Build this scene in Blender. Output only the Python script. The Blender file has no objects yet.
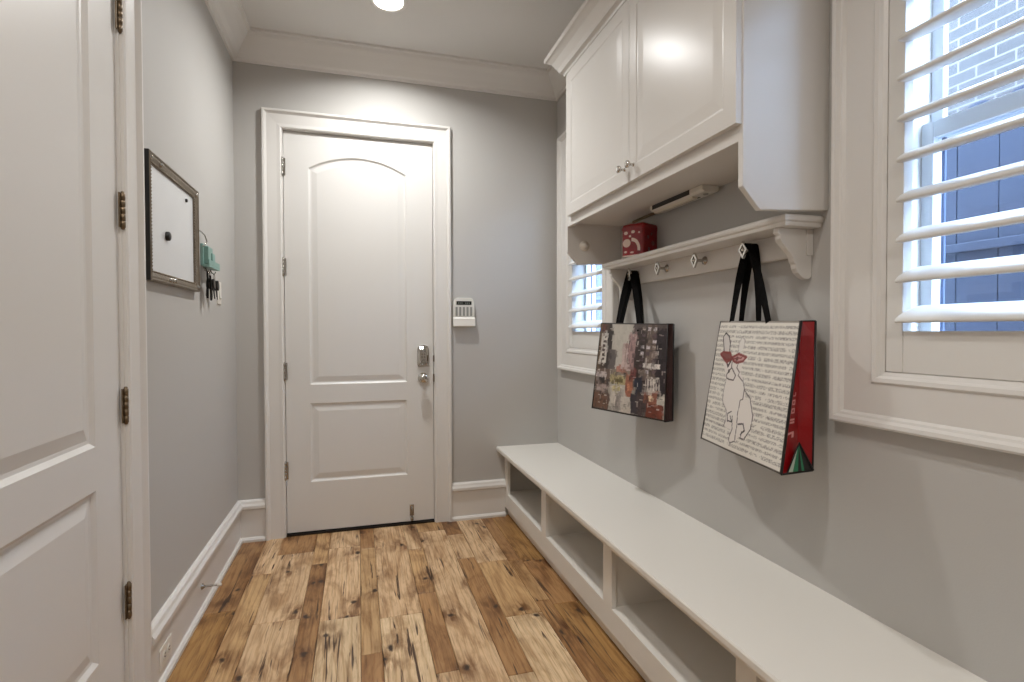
import bpy, bmesh, math, random
import numpy as np
from mathutils import Vector, Matrix
S = bpy.context.scene
COL = S.collection
PI = math.pi

# ------------------------------------------------------------------ materials
def lin(c):
    c = c / 255.0
    return c / 12.92 if c <= .04045 else ((c + .055) / 1.055) ** 2.4
def rgb(r, g, b): return (lin(r), lin(g), lin(b), 1)

def mat(name, col, rough=.5, metal=0., spec=.5, bump=0., bscale=200., var=0., vscale=3., coat=0.):
    m = bpy.data.materials.new(name); m.use_nodes = True
    n = m.node_tree; b = n.nodes['Principled BSDF']
    b.inputs['Base Color'].default_value = col
    b.inputs['Roughness'].default_value = rough
    b.inputs['Metallic'].default_value = metal
    b.inputs['Specular IOR Level'].default_value = spec
    b.inputs['Coat Weight'].default_value = coat
    tc = n.nodes.new('ShaderNodeTexCoord')
    if var:
        no = n.nodes.new('ShaderNodeTexNoise'); no.inputs['Scale'].default_value = vscale
        no.inputs['Detail'].default_value = 4
        n.links.new(tc.outputs['Object'], no.inputs['Vector'])
        mx = n.nodes.new('ShaderNodeMix'); mx.data_type = 'RGBA'
        mx.inputs[6].default_value = tuple(c * (1 - var) for c in col[:3]) + (1,)
        mx.inputs[7].default_value = tuple(min(1, c * (1 + var)) for c in col[:3]) + (1,)
        n.links.new(no.outputs['Fac'], mx.inputs[0]); n.links.new(mx.outputs[2], b.inputs['Base Color'])
    if bump:
        no = n.nodes.new('ShaderNodeTexNoise'); no.inputs['Scale'].default_value = bscale
        n.links.new(tc.outputs['Object'], no.inputs['Vector'])
        bp = n.nodes.new('ShaderNodeBump'); bp.inputs['Strength'].default_value = bump
        bp.inputs['Distance'].default_value = .002
        n.links.new(no.outputs['Fac'], bp.inputs['Height']); n.links.new(bp.outputs['Normal'], b.inputs['Normal'])
    return m

M = {}
M['wall'] = mat('wall_paint', (.476, .462, .440, 1), .62, bump=.12, bscale=260, var=.015, vscale=1.5)
M['ceil'] = mat('ceiling_paint', (.68, .665, .64, 1), .8, bump=.1, bscale=220, var=.01)
M['trim'] = mat('trim_paint', (.70, .68, .650, 1), .36, var=.01, vscale=2)
M['door'] = mat('door_paint', (.69, .675, .65, 1), .40, var=.01, vscale=2)
M['cab'] = mat('cabinet_paint', (.68, .66, .63, 1), .27, var=.008, vscale=2, spec=.10)
M['bench'] = mat('bench_paint', (.74, .72, .675, 1), .38, var=.01, vscale=2)
M['louver'] = mat('louver_paint', (.72, .71, .68, 1), .35)
M['hinge'] = mat('aged_bronze', rgb(120, 104, 84), .38, .9, bump=.3, bscale=300)
M['nickel'] = mat('satin_nickel', rgb(176, 172, 166), .22, 1., bump=.05)
M['chrome'] = mat('bright_nickel', rgb(205, 202, 196), .12, 1.)
M['black'] = mat('black_plastic', rgb(22, 20, 20), .4)
M['web'] = mat('black_webbing', rgb(10, 9, 9), .95, spec=.15, bump=.6, bscale=900)
M['rubber'] = mat('pale_rubber', rgb(214, 210, 204), .6)
M['plastic'] = mat('white_plastic', rgb(216, 214, 206), .35)
M['plastic2'] = mat('ivory_plastic', rgb(226, 222, 214), .3)
M['button'] = mat('grey_buttons', rgb(140, 140, 134), .45)
M['lcd'] = mat('display', rgb(32, 34, 32), .15)
M['lcdt'] = mat('display_marks', rgb(120, 126, 118), .4)
M['board'] = mat('dry_erase_board', rgb(212, 214, 216), .16, spec=.6)
M['frame'] = mat('antique_pewter_frame', rgb(118, 106, 90), .36, .55, bump=1., bscale=110, var=.3, vscale=60)
M['teal'] = mat('teal_enamel', rgb(124, 160, 152), .4, var=.15, vscale=40)
M['red'] = mat('red_laminate', rgb(140, 6, 14), .3, var=.06, vscale=8)
M['pink'] = mat('pink_print', rgb(214, 150, 148), .4)
M['bagside'] = mat('dark_brown_print', rgb(58, 34, 32), .4, var=.4, vscale=40)
M['strip'] = mat('blue_grey_strip', rgb(84, 98, 128), .5)
M['green'] = mat('green_print', rgb(40, 120, 84), .35)
M['paleprint'] = mat('pale_print', rgb(176, 190, 176), .4)
M['baginside'] = mat('pale_bag_back', rgb(190, 184, 172), .6)
M['tinred'] = mat('red_tin', rgb(136, 12, 22), .25, spec=.6, var=.25, vscale=40)
M['tindark'] = mat('dark_red_tin', rgb(84, 12, 16), .3, var=.3, vscale=40)
M['tinwhite'] = mat('white_tin_print', rgb(226, 206, 196), .35)
M['shadowgap'] = mat('threshold_and_gap_dark', rgb(34, 28, 24), .5, .3)  # near-black for the door threshold and the painted shade under the bench toe board
M['vinyl'] = mat('vinyl_sash', rgb(232, 236, 240), .4)
M['tinfix'] = mat('fixture_lens', rgb(214, 208, 192), .3)
M['tan'] = mat('tan_gasket', rgb(110, 92, 66), .6)

m = bpy.data.materials.new('window_glass'); m.use_nodes = True
nt = m.node_tree; nt.nodes.clear()
o_ = nt.nodes.new('ShaderNodeOutputMaterial'); mixs = nt.nodes.new('ShaderNodeMixShader')
tr = nt.nodes.new('ShaderNodeBsdfTransparent'); gl = nt.nodes.new('ShaderNodeBsdfGlossy')
tr.inputs[0].default_value = (.93, .96, 1, 1)
gl.inputs['Roughness'].default_value = .02
mixs.inputs[0].default_value = .04
nt.links.new(tr.outputs[0], mixs.inputs[1])
nt.links.new(gl.outputs[0], mixs.inputs[2]); nt.links.new(mixs.outputs[0], o_.inputs[0])
M['glass'] = m

def emis(name, col, st):
    m = bpy.data.materials.new(name); m.use_nodes = True
    b = m.node_tree.nodes['Principled BSDF']
    b.inputs['Base Color'].default_value = col
    b.inputs['Emission Color'].default_value = col
    b.inputs['Emission Strength'].default_value = st
    return m
M['lens'] = emis('lit_lamp_lens', (1, .94, .88, 1), 9.)

def attr_mat(name, attr, rough, bump=.15):
    m = bpy.data.materials.new(name); m.use_nodes = True
    n = m.node_tree; b = n.nodes['Principled BSDF']
    a = n.nodes.new('ShaderNodeAttribute'); a.attribute_name = attr
    n.links.new(a.outputs['Color'], b.inputs['Base Color'])
    b.inputs['Roughness'].default_value = rough
    return m
M['print'] = attr_mat('printed_laminate', 'print', .35)

# brick, fence (outside)
def brick_mat():
    m = bpy.data.materials.new('painted_brick'); m.use_nodes = True
    n = m.node_tree; b = n.nodes['Principled BSDF']; b.inputs['Roughness'].default_value = .85
    tc = n.nodes.new('ShaderNodeTexCoord'); sp = n.nodes.new('ShaderNodeSeparateXYZ'); cb = n.nodes.new('ShaderNodeCombineXYZ')
    n.links.new(tc.outputs['Object'], sp.inputs[0])
    n.links.new(sp.outputs['Y'], cb.inputs['X']); n.links.new(sp.outputs['Z'], cb.inputs['Y'])
    br = n.nodes.new('ShaderNodeTexBrick'); br.inputs['Scale'].default_value = 1
    br.inputs['Brick Width'].default_value = .215; br.inputs['Row Height'].default_value = .075
    br.inputs['Mortar Size'].default_value = .006; br.inputs['Mortar Smooth'].default_value = .2
    br.inputs['Color1'].default_value = rgb(64, 62, 61); br.inputs['Color2'].default_value = rgb(56, 55, 55)
    br.inputs['Mortar'].default_value = rgb(98, 96, 94)
    n.links.new(cb.outputs[0], br.inputs['Vector']); n.links.new(br.outputs['Color'], b.inputs['Base Color'])
    return m
M['brick'] = brick_mat()
M['fence'] = mat('weathered_fence_boards', rgb(44, 52, 70), .8, var=.16, vscale=9)
M['ground'] = mat('gravel', rgb(110, 106, 98), .9, var=.3, vscale=20, bump=.5, bscale=60)

def floor_mat():
    m = bpy.data.materials.new('rustic_plank_wood'); m.use_nodes = True
    n = m.node_tree; L = n.links; b = n.nodes['Principled BSDF']
    N = lambda t: n.nodes.new(t)
    tone = N('ShaderNodeAttribute'); tone.attribute_name = 'tone'
    off = N('ShaderNodeAttribute'); off.attribute_name = 'shift'
    tc = N('ShaderNodeTexCoord')
    add = N('ShaderNodeVectorMath'); add.operation = 'ADD'
    L.new(tc.outputs['Object'], add.inputs[0]); L.new(off.outputs['Vector'], add.inputs[1])
    def mp(sx, sy):
        q = N('ShaderNodeMapping'); q.inputs['Scale'].default_value = (sx, sy, 1); L.new(add.outputs[0], q.inputs[0]); return q.outputs[0]
    def noise(v, sc, det, dist=0, rough=.55):
        q = N('ShaderNodeTexNoise'); q.inputs['Scale'].default_value = sc; q.inputs['Detail'].default_value = det
        q.inputs['Distortion'].default_value = dist; q.inputs['Roughness'].default_value = rough; L.new(v, q.inputs['Vector']); return q.outputs['Fac']
    def ramp(f, pts):
        q = N('ShaderNodeValToRGB'); e = q.color_ramp.elements
        while len(e) < len(pts): e.new(.5)
        for k, (p, c) in enumerate(pts): e[k].position = p; e[k].color = c if len(c) == 4 else c + (1,)
        L.new(f, q.inputs[0]); return q.outputs[0]
    def mix(f, a, c, mode='MIX'):
        q = N('ShaderNodeMix'); q.data_type = 'RGBA'; q.blend_type = mode
        if isinstance(f, float): q.inputs[0].default_value = f
        else: L.new(f, q.inputs[0])
        for s, v in ((6, a), (7, c)):
            if isinstance(v, tuple): q.inputs[s].default_value = v
            else: L.new(v, q.inputs[s])
        return q.outputs[2]
    g = (1, 1, 1)
    # broad tonal drift along the plank
    broad = noise(mp(4.5, 1.5), 1.5, 4, 1.4, .6)
    c1 = mix(1., tone.outputs['Color'], ramp(broad, [(.26, (.38, .28, .20)), (.39, (.72, .63, .54)), (.52, (1.0, .98, .96)), (.70, (1.14, 1.15, 1.16))]), 'MULTIPLY')
    # fine grain
    grain = noise(mp(60, 3.2), 1.4, 6, .7, .65)
    c2 = mix(1., c1, ramp(grain, [(.30, (.58, .49, .40)), (.5, g), (.75, (1.12, 1.12, 1.12))]), 'MULTIPLY')
    # swirling figure
    fig = N('ShaderNodeTexWave'); fig.bands_direction = 'X'; fig.inputs['Scale'].default_value = 7; fig.inputs['Distortion'].default_value = 9
    fig.inputs['Detail'].default_value = 3; fig.inputs['Detail Scale'].default_value = .8
    L.new(mp(1.6, .35), fig.inputs['Vector'])
    c3 = mix(1., c2, ramp(fig.outputs['Fac'], [(0., (.84, .78, .70)), (.22, g), (1., g)]), 'MULTIPLY')
    # checks: long dark cracks
    cr = noise(mp(34, 1.5), 1.5, 3, 1.3, .5)
    crm = noise(mp(3.2, 1.5), 1.3, 2, 0)
    a = ramp(cr, [(.355, (1, 1, 1)), (.40, (0, 0, 0))])
    bb_ = ramp(crm, [(.47, (0, 0, 0)), (.55, (1, 1, 1))])
    crk = mix(1., a, bb_, 'MULTIPLY')
    c4 = mix(crk, c3, (.075, .034, .014, 1))
    # knots
    vo = N('ShaderNodeTexVoronoi'); vo.voronoi_dimensions = '2D'; vo.inputs['Scale'].default_value = 4.2; vo.inputs['Randomness'].default_value = 1
    nd = N('ShaderNodeTexNoise'); nd.inputs['Scale'].default_value = 14; nd.inputs['Detail'].default_value = 3
    L.new(add.outputs[0], nd.inputs['Vector'])
    sc = N('ShaderNodeVectorMath'); sc.operation = 'SCALE'; sc.inputs[3].default_value = .05; L.new(nd.outputs['Color'], sc.inputs[0])
    ad2 = N('ShaderNodeVectorMath'); ad2.operation = 'ADD'; L.new(mp(1.0, .72), ad2.inputs[0]); L.new(sc.outputs[0], ad2.inputs[1])
    L.new(ad2.outputs[0], vo.inputs['Vector'])
    halo = ramp(vo.outputs['Distance'], [(.0, (1, 1, 1)), (.12, (.9, .9, .9)), (.38, (0, 0, 0))])
    halo2 = mix(1., halo, ramp(noise(mp(30, 8), 1.2, 3, .5), [(.35, (0, 0, 0)), (.6, (1, 1, 1))]), 'MULTIPLY')
    c5 = mix(halo2, c4, mix(1., c4, (.34, .23, .14, 1), 'MULTIPLY'))
    core = ramp(vo.outputs['Distance'], [(.025, (1, 1, 1)), (.065, (0, 0, 0))])
    c6 = mix(core, c5, (.035, .016, .008, 1))
    L.new(c6, b.inputs['Base Color'])
    b.inputs['Roughness'].default_value = .42
    bm_ = N('ShaderNodeBump'); bm_.inputs['Strength'].default_value = .25; bm_.inputs['Distance'].default_value = .002
    L.new(grain, bm_.inputs['Height']); L.new(bm_.outputs[0], b.inputs['Normal'])
    return m
M['floor'] = floor_mat()

# ------------------------------------------------------------------ mesh helpers
def link(name, me, parent=None):
    o = bpy.data.objects.new(name, me); COL.objects.link(o)
    if parent is not None:
        o.parent = parent
        o.matrix_parent_inverse = parent.matrix_world.inverted() if False else Matrix.Identity(4)
    return o

class MB:
    def __init__(s): s.v = []; s.f = []; s.mi = []; s.sm = []; s.m = 0; s.smooth = False
    def add(s, vs, fs, smooth=None):
        n = len(s.v); s.v += [tuple(p) for p in vs]
        for f in fs: s.f.append(tuple(n + i for i in f)); s.mi.append(s.m); s.sm.append(s.smooth if smooth is None else smooth)
        return s
    def box(s, x0, x1, y0, y1, z0, z1):
        if x0 > x1: x0, x1 = x1, x0
        if y0 > y1: y0, y1 = y1, y0
        if z0 > z1: z0, z1 = z1, z0
        v = [(x0, y0, z0), (x1, y0, z0), (x1, y1, z0), (x0, y1, z0), (x0, y0, z1), (x1, y0, z1), (x1, y1, z1), (x0, y1, z1)]
        return s.add(v, [(3, 2, 1, 0), (4, 5, 6, 7), (0, 1, 5, 4), (1, 2, 6, 5), (2, 3, 7, 6), (3, 0, 4, 7)])
    def prism(s, poly, axis, a, b):
        """poly of 2D points in the two other axes (cyclic order), extruded from a to b along axis"""
        def P(p, t):
            return {'X': (t, p[0], p[1]), 'Y': (p[0], t, p[1]), 'Z': (p[0], p[1], t)}[axis]
        n = len(poly); v = [P(p, a) for p in poly] + [P(p, b) for p in poly]
        return s.add(v, [tuple(range(n))[::-1], tuple(range(n, 2 * n))] + [(i, (i + 1) % n, n + (i + 1) % n, n + i) for i in range(n)])
    def lathe(s, origin, axis, prof, seg=24, smooth=True):
        """prof: list of (radius, along)"""
        o = Vector(origin); a = Vector(axis).normalized()
        t = Vector((0, 0, 1)) if abs(a.z) < .9 else Vector((1, 0, 0))
        u = a.cross(t).normalized(); w = a.cross(u)
        v = []; f = []
        for r, h in prof:
            for k in range(seg):
                an = 2 * PI * k / seg
                v.append(o + a * h + (u * math.cos(an) + w * math.sin(an)) * r)
        for i in range(len(prof) - 1):
            for k in range(seg):
                k2 = (k + 1) % seg
                f.append((i * seg + k, i * seg + k2, (i + 1) * seg + k2, (i + 1) * seg + k))
        s.add(v, f, smooth)
        n = len(prof)
        s.add([v[k] for k in range(seg)], [tuple(range(seg))[::-1]], False)
        s.add([v[(n - 1) * seg + k] for k in range(seg)], [tuple(range(seg))], False)
        return s
    def tube(s, pts, r, seg=8, closed=False):
        P = [Vector(p) for p in pts]; n = len(P); v = []; f = []
        rr = r if isinstance(r, (list, tuple)) else [r] * n
        up = Vector((0, 0, 1)); pu = None
        for i, p in enumerate(P):
            if closed: d = (P[(i + 1) % n] - P[i - 1])
            else: d = (P[min(i + 1, n - 1)] - P[max(i - 1, 0)])
            d.normalize()
            if pu is None:
                t = up if abs(d.z) < .9 else Vector((1, 0, 0)); u = d.cross(t).normalized()
            else:
                u = (pu - d * pu.dot(d)).normalized()
            pu = u; w = d.cross(u)
            for k in range(seg):
                an = 2 * PI * k / seg; v.append(p + (u * math.cos(an) + w * math.sin(an)) * rr[i])
        m_ = n if closed else n - 1
        for i in range(m_):
            j = (i + 1) % n
            for k in range(seg):
                k2 = (k + 1) % seg; f.append((i * seg + k, i * seg + k2, j * seg + k2, j * seg + k))
        if not closed:
            f.append(tuple(range(seg))[::-1]); f.append(tuple((n - 1) * seg + k for k in range(seg)))
        return s.add(v, f, True)
    def ribbon(s, pts, wdir, w, t):
        """flat strap along pts, widths along wdir vectors"""
        P = [Vector(p) for p in pts]; n = len(P); v = []; f = []
        for i, p in enumerate(P):
            d = (P[min(i + 1, n - 1)] - P[max(i - 1, 0)]).normalized()
            wd = Vector(wdir[i] if isinstance(wdir[0], (tuple, list, Vector)) else wdir).normalized()
            nn = d.cross(wd).normalized(); wd = nn.cross(d).normalized()
            ww = w[i] if isinstance(w, list) else w
            for a, b in ((-1, -1), (1, -1), (1, 1), (-1, 1)): v.append(p + wd * a * ww / 2 + nn * b * t / 2)
        for i in range(n - 1):
            for k in range(4):
                k2 = (k + 1) % 4; f.append((i * 4 + k, i * 4 + k2, i * 4 + 4 + k2, i * 4 + 4 + k))
        f.append((3, 2, 1, 0)); f.append(tuple((n - 1) * 4 + k for k in range(4)))
        return s.add(v, f, False)
    def sweep(s, path, prof, A, B, N, O=(0, 0, 0), closed=False):
        """mitred moulding: path of (a,b); prof of (out,n) – out to the left of travel, n along N. profile closed."""
        A, B, N, O = Vector(A), Vector(B), Vector(N), Vector(O)
        n = len(path); v = []; f = []; k = len(prof)
        P = [Vector((p[0], p[1])) for p in path]
        for i in range(n):
            d0 = (P[i] - P[i - 1]).normalized() if (closed or i > 0) else None
            d1 = (P[(i + 1) % n] - P[i]).normalized() if (closed or i < n - 1) else None
            if d0 is None: d0 = d1
            if d1 is None: d1 = d0
            n0 = Vector((-d0.y, d0.x)); n1 = Vector((-d1.y, d1.x))
            mt = (n0 + n1); mt = mt / (mt.length_squared / 2) if mt.length > 1e-6 else n0
            for (o, h) in prof:
                q = P[i] + mt * o; v.append(O + A * q.x + B * q.y + N * h)
        m_ = n if closed else n - 1
        for i in range(m_):
            j = (i + 1) % n
            for a in range(k):
                b = (a + 1) % k; f.append((i * k + a, i * k + b, j * k + b, j * k + a))
        if not closed: f.append(tuple(range(k))[::-1]); f.append(tuple((n - 1) * k + a for a in range(k)))
        return s.add(v, f, False)
    def build(s, name, mats, parent=None, bevel=0., fix=True, seg=2):
        me = bpy.data.meshes.new(name); me.from_pydata(s.v, [], s.f)
        mats = mats if isinstance(mats, (list, tuple)) else [mats]
        for mm in mats: me.materials.append(M[mm] if isinstance(mm, str) else mm)
        for p, a, b in zip(me.polygons, s.mi, s.sm): p.material_index = a; p.use_smooth = b
        if fix:
            bm = bmesh.new(); bm.from_mesh(me); bmesh.ops.recalc_face_normals(bm, faces=bm.faces); bm.to_mesh(me); bm.free()
        o = link(name, me, parent)
        if bevel:
            md = o.modifiers.new('soft edges', 'BEVEL'); md.width = bevel; md.segments = seg; md.limit_method = 'ANGLE'; md.angle_limit = math.radians(40)
        return o

def tag(o, label, cat=None, group=None, kind=None):
    o['label'] = label
    if cat: o['category'] = cat
    if group: o['group'] = group
    if kind: o['kind'] = kind
    return o
def structure(o, label=None):
    o['kind'] = 'structure'
    if label: o['label'] = label
    return o
def empty(name, loc=(0, 0, 0)):
    o = bpy.data.objects.new(name, None); COL.objects.link(o); o.location = loc
    o.empty_display_size = .05
    return o
def reparent(root):
    """children were built in world coordinates: shift them so the Empty sits at the thing's base"""
    L = Vector(root.location)
    for ch in root.children: ch.location = Vector(ch.location) - L

def panel_leaf(mb, W, H, T, panels, A, B, N, O, mould=((0, 0), (.010, -.008), (.018, -.009), (.050, -.003))):
    """door leaf: front surface with moulded panels. Front surface lies in the A,B plane at O, facing N."""
    A, B, N, O = Vector(A), Vector(B), Vector(N), Vector(O)
    bm = bmesh.new()
    def V(p, h=0): return bm.verts.new(O + A * p[0] + B * p[1] + N * h)
    outer = [V(p) for p in ((0, 0), (W, 0), (W, H), (0, H))]
    edges = [bm.edges.new((outer[i], outer[(i + 1) % 4])) for i in range(4)]
    loops = []
    for poly in panels:
        c = [Vector((p[0], p[1])) for p in poly]; n = len(c); lp = []
        # ccw; inward normal = left of travel
        mit = []
        for i in range(n):
            d0 = (c[i] - c[i - 1]).normalized(); d1 = (c[(i + 1) % n] - c[i]).normalized()
            n0 = Vector((-d0.y, d0.x)); n1 = Vector((-d1.y, d1.x)); q = n0 + n1; mit.append(q / (q.length_squared / 2))
        for (ins, h) in mould: lp.append([V(c[i] + mit[i] * ins, h) for i in range(n)])
        loops.append(lp)
        for i in range(n): edges.append(bm.edges.new((lp[0][i], lp[0][(i + 1) % n])))
    bmesh.ops.triangle_fill(bm, use_beauty=True, use_dissolve=False, edges=edges, normal=N)
    # drop triangles that filled a panel
    def inside(pt, poly):
        x, y = pt; r = False; n = len(poly)
        for i in range(n):
            x0, y0 = poly[i]; x1, y1 = poly[i - 1]
            if (y0 > y) != (y1 > y) and x < (x1 - x0) * (y - y0) / (y1 - y0) + x0: r = not r
        return r
    kill = []
    for f in bm.faces:
        c = f.calc_center_median() - O; p = (c.dot(A), c.dot(B))
        if any(inside(p, poly) for poly in panels): kill.append(f)
    bmesh.ops.delete(bm, geom=kill, context='FACES_ONLY')
    for lp in loops:
        n = len(lp[0])
        for a in range(len(lp) - 1):
            for i in range(n): bm.faces.new((lp[a][i], lp[a][(i + 1) % n], lp[a + 1][(i + 1) % n], lp[a + 1][i]))
        bm.faces.new(lp[-1])
    back = [V(p, -T) for p in ((0, 0), (W, 0), (W, H), (0, H))]
    bm.faces.new(back[::-1])
    for i in range(4): bm.faces.new((outer[(i + 1) % 4], outer[i], back[i], back[(i + 1) % 4]))
    bmesh.ops.recalc_face_normals(bm, faces=bm.faces)
    bm.verts.index_update()
    mb.add([v.co.copy() for v in bm.verts], [tuple(v.index for v in f.verts) for f in bm.faces], False)
    bm.free()

def rect(x0, x1, y0, y1): return [(x0, y0), (x1, y0), (x1, y1), (x0, y1)]

# ------------------------------------------------------------------ key dimensions
YB = 3.4496; XL = -.6907; XR = 1.3216; ZC = 2.965; YF = -2.6
XO = 1.50                                   # outside face of the window wall

# ------------------------------------------------------------------ floor of random width planks
def make_floor():
    rnd = random.Random(7)
    cols = [-.70, -.535, -.44, -.25, -.17, 0., .08, .26, .345, .508, .605, .77, .84, 1.0, 1.13, 1.34]
    lt, md, br, gd, dk, pl = (rgb(207, 177, 140), rgb(190, 156, 112), rgb(162, 124, 82), rgb(164, 126, 76), rgb(132, 94, 58), rgb(213, 188, 152))
    fixed = {0: [(9, br), (2.6, gd), (1.9, gd)], 1: [(9, lt), (2.95, md), (2.0, br)], 2: [(9, br), (3.18, lt), (2.45, lt), (1.6, md)],
             3: [(9, md), (3.0, br), (1.7, lt)], 4: [(9, lt), (3.19, lt), (2.40, pl), (1.5, md)], 5: [(9, br), (3.14, md), (2.1, br)],
             6: [(9, lt), (2.35, pl)], 7: [(9, lt), (3.05, md), (2.52, br)], 8: [(9, md), (3.3, lt), (1.7, lt)], 9: [(9, br), (3.2, lt), (2.85, br)],
             10: [(9, lt), (2.77, md), (2.208, pl), (1.4, lt)], 11: [(9, br), (2.75, md), (2.30, br)], 12: [(9, gd), (2.72, br), (2.25, gd)]}
    pal = [lt, lt, md, md, br, gd, pl, dk]
    v = []; f = []; tone = []; shift = []
    g = .0007
    for k in range(len(cols) - 1):
        x0, x1 = cols[k], cols[k + 1]
        cuts = []
        top = YB + .05
        fx = fixed.get(k, [(9, rnd.choice(pal))])
        ys = [top] + [a for a, _ in fx[1:]]; cs = [c for _, c in fx]
        while ys[-1] > YF:
            ys.append(ys[-1] - rnd.uniform(.5, 1.3)); cs.append(rnd.choice(pal))
        for i in range(len(ys) - 1):
            ya, yb = ys[i + 1], ys[i]; c = cs[i]; j = rnd.uniform(.93, 1.06)
            n = len(v); h = rnd.uniform(-.0003, .0003)
            e = .0022
            v += [(x0 + g, ya + g, h - .0015), (x1 - g, ya + g, h - .0015), (x1 - g, yb - g, h - .0015), (x0 + g, yb - g, h - .0015),
                  (x0 + g + e, ya + g + e, h), (x1 - g - e, ya + g + e, h), (x1 - g - e, yb - g - e, h), (x0 + g + e, yb - g - e, h),
                  (x0 + g, ya + g, -.02), (x1 - g, ya + g, -.02), (x1 - g, yb - g, -.02), (x0 + g, yb - g, -.02)]
            F = [(4, 5, 6, 7)] + [(a, (a + 1) % 4, 4 + (a + 1) % 4, 4 + a) for a in range(4)] + [(8 + a, 8 + (a + 1) % 4, (a + 1) % 4, a) for a in range(4)]
            f += [tuple(n + q for q in t) for t in F]
            sh = (rnd.uniform(-20, 20), rnd.uniform(-20, 20), 0)
            tone += [tuple(min(1, q * j) for q in c[:3]) + (1,)] * 12; shift += [sh] * 12
    n = len(v); v += [(-.72, YF, -.01), (1.5, YF, -.01), (1.5, YB + .05, -.01), (-.72, YB + .05, -.01)]
    v += [(-.72, YF, -.08), (1.5, YF, -.08), (1.5, YB + .05, -.08), (-.72, YB + .05, -.08)]
    f += [tuple(n + q for q in t) for t in [(0, 1, 2, 3), (7, 6, 5, 4), (0, 4, 5, 1), (1, 5, 6, 2), (2, 6, 7, 3), (3, 7, 4, 0)]]
    tone += [(.03, .018, .01, 1)] * 8; shift += [(0, 0, 0)] * 8
    me = bpy.data.meshes.new('floor'); me.from_pydata(v, [], f); me.materials.append(M['floor'])
    a = me.attributes.new('tone', 'FLOAT_COLOR', 'POINT'); a.data.foreach_set('color', np.array(tone, dtype=np.float32).ravel())
    a = me.attributes.new('shift', 'FLOAT_VECTOR', 'POINT'); a.data.foreach_set('vector', np.array(shift, dtype=np.float32).ravel())
    o = link('floor', me); structure(o, 'rustic knotty wood plank floor in mixed light and dark browns')
make_floor()

# ------------------------------------------------------------------ shell
# back wall: solid slab with a shallow pocket for door_1
D0, D1, DT = -.4267, .4674, 2.445
b = MB(); b.box(XL - .16, XO, YB + .06, YB + .20, -.02, ZC + .1)
b.box(XL - .16, D0 - .02, YB, YB + .07, -.02, ZC + .1); b.box(D1 + .02, XO, YB, YB + .07, -.02, ZC + .1); b.box(D0 - .02, D1 + .02, YB, YB + .07, DT + .02, ZC + .1)
structure(b.build('wall_back', 'wall'))
# left wall with pocket for door_2
L0, L1 = .985, 1.885           # leaf of the left door along Y
b = MB(); b.box(XL - .20, XL - .06, YF, YB, -.02, ZC + .1)
b.box(XL - .07, XL, L1 + .02, YB + .02, -.02, ZC + .1); b.box(XL - .07, XL, YF, L0 - .02, -.02, ZC + .1); b.box(XL - .07, XL, L0 - .02, L1 + .02, DT + .02, ZC + .1)
structure(b.build('wall_left', 'wall'))
# right wall with two window openings
WOFF = 2.163
WY0, WY1, WZ0, WZ1 = .537, 1.063, 1.13, 2.385
b = MB()
ys = [YF, WY0, WY1, WY0 + WOFF, WY1 + WOFF, YB + .02]
for i in range(5):
    if i in (1, 3):
        b.box(XR, XO, ys[i], ys[i + 1], -.02, WZ0); b.box(XR, XO, ys[i], ys[i + 1], WZ1, ZC + .1)
    else: b.box(XR, XO, ys[i], ys[i + 1], -.02, ZC + .1)
structure(b.build('wall_right', 'wall'))
b = MB(); b.box(XL - .2, XO, YF - .15, YF, -.02, ZC + .1); structure(b.build('wall_front', 'wall'))
# ceiling with round holes is not needed: the cans are shallow surface rings around recessed lenses
b = MB(); b.box(XL - .2, XO, YF - .15, YB + .2, ZC, ZC + .12); structure(b.build('ceiling', 'ceil'))

# crown moulding (trim_1) around the room
cr = [(0, 0), (.012, 0), (.016, .014), (.03, .022), (.045, .05), (.075, .095), (.094, .118), (.10, .135), (.115, .138), (.115, .152), (0, .152)]
b = MB()
b.sweep([(XR, YF), (XR, YB), (XL, YB), (XL, YF)], cr, (1, 0, 0), (0, 1, 0), (0, 0, 1), (0, 0, ZC - .152), closed=True)
structure(b.build('trim_1', 'trim'), 'white crown moulding between walls and ceiling')

# baseboards
bbp = [(0, 0), (.028, 0), (.028, .014), (.020, .024), (.014, .026), (.014, .188), (.020, .192), (.030, .198), (.030, .214), (.022, .226), (.018, .238), (.008, .246), (0, .246)]
def baseboard(name, path):
    b = MB(); b.sweep(path, bbp, (1, 0, 0), (0, 1, 0), (0, 0, 1)); structure(b.build(name, 'trim'))
baseboard('baseboard_left', [(D0 - .112, YB), (XL, YB), (XL, L1 + .135)])
baseboard('baseboard_left_near', [(XL, L0 - .135), (XL, YF), (XR, YF), (XR, -.29)])
baseboard('baseboard_back', [(.94, YB), (D1 + .112, YB)])

# ------------------------------------------------------------------ doors
casing = [(.005, 0), (.005, .012), (.012, .016), (.03, .014), (.085, .017), (.092, .024), (.098, .030), (.108, .030), (.112, .022), (.112, 0)]
def arch_panel(x0, x1, z0, zs, zt):
    pts = [(x0, z0), (x1, z0), (x1, zs)]
    # shallow circular arch from (x1,zs) to (x0,zs) rising to zt
    w = (x1 - x0) / 2; hgt = zt - zs; R = (w * w + hgt * hgt) / (2 * hgt); cx = (x0 + x1) / 2; cz = zt - R; a = math.asin(w / R)
    for k in range(1, 20):
        t = a - 2 * a * k / 20; pts.append((cx + R * math.sin(t), cz + R * math.cos(t)))
    pts.append((x0, zs)); return pts

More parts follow.
